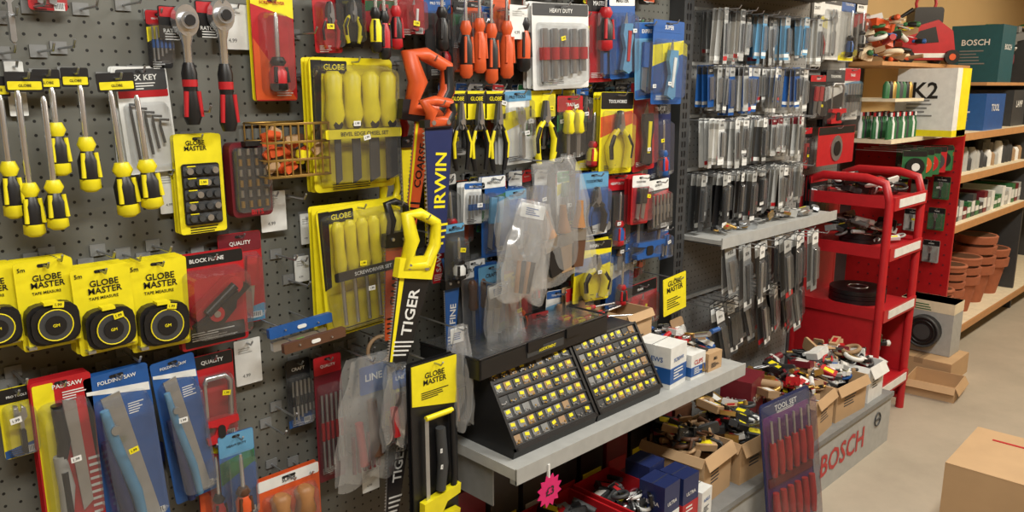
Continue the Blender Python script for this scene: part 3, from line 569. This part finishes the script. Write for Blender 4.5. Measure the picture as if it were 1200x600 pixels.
b=B('magenta_price_star',(1.36,-.408,.61)); b.poly([((.045 if i%2 else .033)*math.cos(i*math.pi/12),(.045 if i%2 else .033)*math.sin(i*math.pi/12)) for i in range(24)],0,-.002,PK); b.text('£3',0,0,-.003,.03,K); b.box(-.003,.003,0,.006,.03,.07,W); b.done()
for i in range(9):
    x=1.28+i*.13; c=R.choice([K,DG,MR,NV,DW]); b=B('boxed_tool',(x,-.1,.24)); b.box(0,.11,-.04,.08,0,R.uniform(.2,.34),c); b.box(.01,.1,-.042,-.04,.1,.15,R.choice([W,RD,Y])); b.done()
# ================================================================ BAY 2
def row(name,x0,x1,zt,hh,ww,off,cols,heads,stack=3,ry=0,dens=.92,long=False):
    b=B(name,(0,0,0)); x=x0; i0=0
    while x<x1:
        if R.random()<dens:
            c=R.choice(cols); hc=R.choice(heads); h=hh*R.uniform(.75,1.08); o=off+R.uniform(-.05,.04); w1=ww*R.uniform(.8,1.1)
            b.push(x+ww/2,0,zt); b.tube([(0,0,-.006),(0,-o-.05,-.006),(0,-o-.056,.004)],.0022,SV,5); b.pop()
            for s in range(stack):
                b.push(x+ww/2,-o+s*.02,zt,ry=ry+R.uniform(-5,5),rz=R.uniform(-14,14)); b.push(0,0,-h/2)
                b.poly(rr(w1*.93,h,.003),0,-.001,c); b.poly(rr(w1*.88,h*.2,.002,0,h*.38),-.001,-.0018,hc); b.poly(rr(w1*.9,h*.08,.002,0,-h*.4),-.001,-.0018,R.choice([RD,W,W,LG,c]))
                if s==0:
                    if long: b.poly([(-w1*.22,h*.2),(w1*.22,h*.2),(w1*.18,-h*.42),(-w1*.1,-h*.42)],-.004,-.002,R.choice([SV,DG]))
                    else:
                        for k in (-1,0,1): b.tube([(k*w1*.2,-.006,h*.22),(k*w1*.2,-.006,-h*.32)],w1*.06,R.choice([SV,SV,DG]),6)
                    b.text(R.choice(['HSS','PRO','SDS']),0,h*.37,-.0025,w1*.45,K if hc in (W,Y,LG) else W)
                    b.bub(rr(w1*.8,h*.6,.004,0,-h*.05),-.001,-.014,CL,.85)
                b.pop(); b.pop()
        x+=ww*1.02; i0+=1
        if not long and i0%7==6: x+=ww*.4
    b.box(x0,x1,-.012,-.002,zt+.0,zt+.012,LG)
    return b.done()
x0b=PX+.09
row('drill_bit_pack_row',x0b,3.27,1.86,.18,.037,.11,[G,LG,LG,SK],[DG,LG,LG,G]); row('drill_bit_pack_row',x0b,3.27,1.67,.17,.037,.11,[LG,G,LG,BL],[W,DG,LG])
row('drill_bit_pack_row',x0b,3.27,1.485,.18,.037,.11,[DG,LG,G,W],[W,LG,MR]); row('drill_bit_pack_row',x0b,3.27,1.29,.2,.039,.11,[DG,LG,G,K],[W,LG,LG])
b=B('metal_shelf'); b.box(PX+.06,3.4,-.2,-.022,1.05,1.065,LG); b.box(PX+.06,3.4,-.205,-.2,1.035,1.075,LG); b.done()
pile('router_bit_assortment',PX+.12,3.38,-.18,-.04,1.065,50,[LG,G,SV,BR,K],.02,.02)
row('saw_blade_pack_row',2.52,3.16,1.035,.24,.058,.22,[DG,G,K],[W,LG],2,-8,.96,True); row('saw_blade_pack_row',PX+.1,3.3,.80,.25,.055,.14,[G,DG,DG],[LG,W,DG],2,-14,.96,True)
pile('sanding_disc_assortment',2.62,3.6,-.38,-.04,.24,210,[RD,K,TN,BR,SV,MR,KR,W,DG,DG],.042,.2)
carton('open_carton',2.98,-.30,.24,.2,.2,.16,KR,.1,lid=False); pile('small_roll_assortment',2.90,3.06,-.37,-.21,.38,40,[W,K,RD,BR],.028,.06)
carton('open_carton',3.25,-.29,.24,.26,.22,.15,KR,-.06,lid=False); pile('small_roll_assortment',3.14,3.36,-.37,-.2,.36,60,[W,W,W,BL,RD,LG],.028,.06)
carton('open_carton',3.5,-.26,.24,.16,.28,.16,W,0,lid=False); pile('small_roll_assortment',3.43,3.57,-.38,-.14,.37,34,[RD,W,W,K],.028,.06)
carton('red_saw_case',2.72,-.18,.24,.16,.12,.26,MR,.2,'SAW',W) 
b=B('precision_tool_clamshell',(2.53,-.52,.0)); b.push(0,0,0,rx=-6,ry=-4,rz=-10)
b.poly(rr(.27,.54,.015,0,.29),0,-.003,NV); b.poly(rr(.25,.46,.01,0,.28),-.003,-.005,PU)
for i in range(6):
    x=-.1+i*.04; b.tube([(x,-.02,.5),(x,-.02,.42)],.005,SV,8); b.tube([(x,-.02,.42),(x,-.02,.36),(x,-.02,.3)],[.011,.014,.01],RD,10)
    b.tube([(x,-.02,.24),(x,-.02,.17),(x,-.02,.1)],[.011,.014,.01],RD,10); b.tube([(x,-.02,.1),(x,-.02,.05)],.004,SV,8)
b.box(-.12,.12,-.012,-.005,.26,.29,MR); b.text('TOOL SET',0,.53,-.006,.12,W); smallprint(b,0,.515,.1,2,W,-.006)
for k in range(4): sticker(b,.2,.2,-.043)
b.bub(rr(.26,.52,.015,0,.29),-.003,-.04,CL,.94); b.pop(); b.done()
# bay 3 items
for i,(t,bx,c) in enumerate([('pliers',(946,0,964,78),(LG,W,K,RD)),('wrench',(964,-6,984,70),(W,DG,SV,BL)),('driver',(984,-5,1002,72),(LG,BL,K,BL)),('blade',(948,88,966,140),(K,RD,RD,K)),('hacksaw',(966,82,988,148),(K,DG,RD,K)),('bits',(988,80,1006,140),(W,RD,K,K)),('driver',(1000,0,1014,60),(K,W,K,LG)),('knife',(930,150,950,200),(K,RD,RD,K)),('wrench',(948,205,968,260),(K,RD,K,K))]):
    hang(NM[t],bx,-.05,generic,c[0],c[1],t,c[2],c[3],stack=2,sc=c[0],wall=.2)
hang('saw_disc_pack',(958,148,1000,192),-.0,lambda b,w,h:(card(b,w,h,RD,K,.2),b.disc(0,-h*.08,-.003,-.006,h*.34,SV,24),b.disc(0,-h*.08,-.006,-.009,h*.2,K,20)),wall=.15)
# ================================================================ red rack
XA,XB=3.70,4.10
b=B('red_display_rack'); r=.02
for x in (XA,XB):
    b.tube([(x,.1,.0),(x,.1,1.09),(x,.07,1.165),(x,0,1.19),(x,-.2,1.19),(x,-.285,1.17),(x,-.31,1.09),(x,-.31,0)],r,RD,8)
    b.tube([(x,.1,.06),(x,-.31,.06)],r*.8,RD,8); b.tube([(x,.1,.87),(x,-.31,.87)],r*.7,RD,8)
    b.box(x-.004,x+.004,-.3,.1,.06,.56,RD)
for z in (.18,.56,.85,1.08):
    b.box(XA+.01,XB-.01,-.33,.09,z,z+.012,RD); b.box(XA,XB,-.335,-.322,z-.03,z+.03,RD); b.box(XA+.05,XB-.03,-.338,-.335,z-.018,z+.02,W)
    b.box(XA-.014,XA-.01,-.31,.09,z-.02,z+.035,RD)
b.box(XA+.01,XB-.01,.085,.095,.06,1.1,RD); b.done()
for x,y,z,n,rr_ in ((3.89,-.13,.572,3,.13),(3.9,-.12,.862,2,.1)):
    b=B('grinding_wheel_stack',(x,y,z))
    for i in range(n): b.tube([(0,0,.001+i*.022),(0,0,.021+i*.022)],rr_,K,32); b.ring(0,0,.0+.021+i*.022,rr_*.35,.004,SV,20,'z')
    b.done()
pile('accessory_assortment',3.73,4.07,-.3,.05,.862,46,[W,K,G,DG,LG],.038,.1); pile('accessory_assortment',3.73,4.07,-.3,.05,.192,50,[K,DG,DG,W,GN],.06,.18); pile('accessory_assortment',3.73,4.07,-.28,.05,1.092,44,[K,DG,RD,W,K],.038,.06)
# ================================================================ REAR shelving
SE=mat('shelf_edge',(190,140,90),.5)
b=B('rear_shelving'); b.box(5.0,9.0,.38,.4,0,2.0,WALL)
for z,y0 in ((.13,-.22),(.78,-.2),(1.07,-.2),(1.31,-.2)): b.box(5.0,9.0,y0,.38,z,z+.02,CR); b.box(5.0,9.0,y0-.012,y0,z-.015,z+.025,SE)
for x in (6.6,8.0): b.box(x,x+.03,-.18,.38,0,1.95,DG)
b.box(5.62,9.0,-.12,.38,1.60,1.62,SE); b.done()
b=B('rear_shelving'); b.box(4.22,5.6,-.02,.38,1.70,1.72,SE); b.box(4.22,4.99,-.1,.4,1.31,1.33,CR); b.box(4.22,4.62,-.1,.4,1.52,1.535,CR); b.box(4.22,4.99,.38,.4,.0,1.7,DG); b.done()
b=B('red_end_panel'); b.box(4.975,4.995,-.215,.38,.0,1.33,PEGR)
for i in range(9):
    for j in range(20): b.push(4.974,-.18+i*.06,.1+j*.06,rz=-90); b.disc(0,0,0,-.002,.006,MR,6); b.pop()
b.done()
def endpack(x,y,z,w,h,c,hc,tool,a,b2):
    b=B(NM[tool],(x,y,z)); b.push(rz=-90); generic(b,w,h,c,hc,tool,a,b2); b.tube([(0,.06,h*.45),(0,-.02,h*.45)],.002,SV,5); b.pop(); b.done()
for y,z,c in ((-.14,1.2,GN),(-.03,1.2,GN),(.08,1.2,DG),(-.14,1.03,GN),(-.02,1.01,LG),(.09,1.01,GN),(-.13,.85,GN),(-.0,.83,W),(-.12,.66,LG)): endpack(4.93,y,z,.09,.13,c,K,'wrench',R.choice([RD,K,OR]),K)
for i in range(5):
    b=B('strimmer_line_pack',(4.28+i*.13,-.2+i*.01,1.21)); b.push(rz=-50); card(b,.12,.14,GN if i!=3 else RD,K,.2); b.disc(0,-.01,-.003,-.02,.045,[K,OR,RD,DG,K][i],18); b.disc(0,-.01,-.02,-.024,.02,W,12); b.pop(); b.tube([(0,.0,.06),(0,.3,.06)],.002,SV,5); b.done()
def facebox(name,x,y0,y1,z,h,d,c,txt,tc,band=None,tz=.6):
    b=B(name,(x,(y0+y1)/2,z)); w=y1-y0; b.box(0,d,-w/2,w/2,0,h,c)
    if band: b.box(d*.35,d+.001,-w/2-.001,w/2+.001,0.001,h,band); b.box(-.0015,d,-w/2-.001,w/2+.001,.002,h*.1,band)
    b.push(-.003,0,h*tz,rz=-90); b.text(txt,0,0,0,w*.55,tc,h*.24); smallprint(b,0,-h*.16,w*.6,5,G,0,.02); b.pop()
    if not band: b.push(d/2,-w/2-.002,h*.62); b.text(txt,0,0,0,d*.5,tc,h*.2); b.pop()
    return b.done()
facebox('pressure_washer_box',4.66,-.24,.06,1.33,.36,.22,W,'K2',K,Y,.68)
facebox('power_tool_box',5.9,-.1,.2,1.62,.36,.3,TE,'BOSCH',W,None,.7)
facebox('blue_tool_case',5.5,-.16,.2,1.33,.22,.4,BL,'TOOL',W); b=B('case_handle',(5.49,.02,1.46)); b.tube([(0,-.07,0),(-.03,-.06,0),(-.03,.06,0),(0,.07,0)],.008,K,8); b.done()
facebox('boxed_appliance',6.25,-.12,.2,1.33,.24,.3,DG,'LAMP',W); facebox('boxed_appliance',6.75,-.12,.2,1.33,.24,.3,K,'FAN',W)
facebox('boxed_appliance',6.9,-.1,.3,1.62,.4,.4,KR,'CASE',K); facebox('boxed_appliance',7.3,-.15,.25,1.33,.24,.5,W,'HEATER',RD)
pile('garden_sundries_assortment',6.3,7.6,-.1,.25,1.62,70,[G,LG,DG,GN,W,MR,K],.09,.34)
b=B('spray_bottle_row')
for i in range(14):
    for j in range(3):
        x=4.24+i*.028; y=-.07+j*.07; c=[GN,GN,W,GN,DG][(i+j)%5]
        b.tube([(x,y,1.332),(x,y,1.41),(x,y,1.43),(x,y,1.445)],[.012,.012,.005,.005],c,8); b.tube([(x,y,1.445),(x,y,1.465)],.007,[K,RD,W][(i*2+j)%3],6)
for i in range(8):
    x=4.25+i*.045; b.tube([(x,-.04,1.536),(x,-.04,1.6),(x,-.04,1.62)],[.018,.018,.008],[GN,K,BR,GN,DG][i%5],8)
b.done()
# red and black garden machine on top shelf
b=B('garden_shredder',(5.15,.12,1.72)); 
b.push(sc=.62,rz=-50); b.poly([(-.25,.04),(-.24,.2),(-.14,.34),(.06,.4),(.2,.3),(.25,.04)],-.17,.17,RD); b.poly([(-.18,.18),(-.1,.3),(.04,.34),(.08,.2)],-.175,-.17,K); b.poly(rr(.26,.16,.03,0,.44),-.1,.1,K); b.ring(0,0,.56,.09,.014,RD,16,'y')
for x in (-.2,.2):
    for y in (-.19,.19): b.disc(x,.065,y-.02,y+.02,.065,K,18); b.disc(x,.065,y-.025,y+.025,.03,OR,12)
b.box(-.2,.2,-.178,-.17,.06,.1,W); b.tube([(-.2,-.1,.24),(-.3,-.1,.4),(-.15,-.1,.5)],.02,K,8); b.pop(); b.done()
pile('boxed_goods_assortment',4.25,5.0,0,.33,1.72,60,[OR,RD,K,W,BL,CR,GN,TN,TN],.055,.2)
for z,cols in ((.80,[GN,MR,W,LG,DG]),(1.09,[KR,LG,DG,TN,W,DG])):
    b=B('jar_row' if z>1 else 'boxed_goods_row')
    for i in range(46):
        x=5.06+i*.08; y=-.1; c=R.choice(cols); h=R.uniform(.07,.15)
        if z>1: b.tube([(x,y,z),(x,y,z+h*.8),(x,y,z+h)],[.03,.03,.018],c,12); b.tube([(x,y+.12,z),(x,y+.12,z+h)],.03,R.choice(cols),12)
        else: b.box(x-.033,x+.033,y-.05,y+.2,z,z+h,c); b.box(x-.034,x+.02,y-.051,y-.02,z+.03,z+h*.7,W)
    b.done()
def pots(x,y,z,r,h,n):
    b=B('terracotta_pot_stack',(x,y,z))
    b.tube([(0,0,0),(0,0,h*.78)],[r*.62,r*.94],TC,28); b.tube([(0,0,h*.78),(0,0,h)],[r*1.1,r*1.14],TC,28)
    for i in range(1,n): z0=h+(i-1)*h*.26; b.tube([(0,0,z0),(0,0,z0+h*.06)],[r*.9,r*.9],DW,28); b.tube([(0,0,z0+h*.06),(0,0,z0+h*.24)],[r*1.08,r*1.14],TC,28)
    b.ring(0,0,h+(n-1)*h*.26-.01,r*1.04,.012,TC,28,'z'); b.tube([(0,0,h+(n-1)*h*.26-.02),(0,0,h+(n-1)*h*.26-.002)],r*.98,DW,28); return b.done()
pots(5.2,-.11,.15,.07,.16,3); pots(5.42,-.09,.15,.085,.2,4); pots(5.70,-.08,.15,.1,.24,3); pots(6.02,-.06,.15,.115,.26,4); pots(6.36,-.06,.15,.115,.26,2); pots(5.33,.14,.15,.09,.26,5); pots(5.72,.16,.15,.09,.24,5)
b=B('extension_reel_box',(4.72,-.2,.12)); b.box(0,.16,-.14,.14,0,.3,LG); b.box(-.001,.161,-.141,.141,.24,.3,CR)
b.push(-.002,0,.13,rz=-90); b.disc(0,0,0,-.05,.09,K,28); b.disc(0,0,-.05,-.055,.045,DG,20); b.ring(0,-.05,0,.085,.008,DG,28); b.ring(0,-.052,0,.065,.006,K,28); smallprint(b,0,.145,.14,3,GN,-.001,.014); b.pop(); b.done()
carton('cardboard_tray',4.75,-.22,0,.3,.34,.118,KR,0)
carton('open_carton',4.45,-.36,0,.24,.24,.08,KR,.1,lid=False)
b=B('cardboard_box',(3.02,-1.16,0),rz=.03); b.box(-.2,.2,-.27,.27,0,.35,KR); b.box(-.2005,.2005,-.27,.27,.349,.3515,KR); b.box(-.2008,.2008,-.0015,.0015,.345,.3522,TN)
b.box(-.2012,.2012,-.028,.028,.26,.3526,mat('parcel_tape',(214,196,166),.3)); b.box(.1,.112,-.24,.2,.3516,.3530,RD); b.box(-.2006,-.2,-.2,-.1,.12,.2,W); b.done()
b=B('ceiling_beam'); b.box(5.6,5.75,-3.6,.5,2.55,2.75,WD); b.box(7.6,7.75,-3.6,.5,2.55,2.75,WD); b.done()
# ================================================================ lights
def area(name,loc,sx,sy,p,col=(1,1,1),rot=(0,0,0)):
    l=bpy.data.lights.new(name,'AREA'); l.shape='RECTANGLE'; l.size=sx; l.size_y=sy; l.energy=p; l.color=col
    o=bpy.data.objects.new(name,l); o.location=loc; o.rotation_euler=rot; scene.collection.objects.link(o)
TUBE=bpy.data.materials.new('fluorescent_tube'); TUBE.use_nodes=True; q=TUBE.node_tree.nodes['Principled BSDF']; q.inputs['Emission Color'].default_value=(1,.98,.94,1); q.inputs['Emission Strength'].default_value=4
for x in (.2,2.4,4.6,7.0):
    b=B('fluorescent_light'); b.box(x-.6,x+.6,-1.6,-1.44,2.70,2.75,W); b.tube([(x-.58,-1.52,2.68),(x+.58,-1.52,2.68)],.014,TUBE,10); b.done()
    area('ceiling_light',(x,-1.52,2.64),1.3,.25,{.2:42,2.4:48,4.6:42,7.0:42}[x],(1,.965,.89) if x<4 else (1,.87,.68),(math.radians(18),0,0))
w=bpy.data.worlds.new('world'); scene.world=w; w.use_nodes=True; w.node_tree.nodes['Background'].inputs[0].default_value=(1,.97,.92,1); w.node_tree.nodes['Background'].inputs[1].default_value=.28
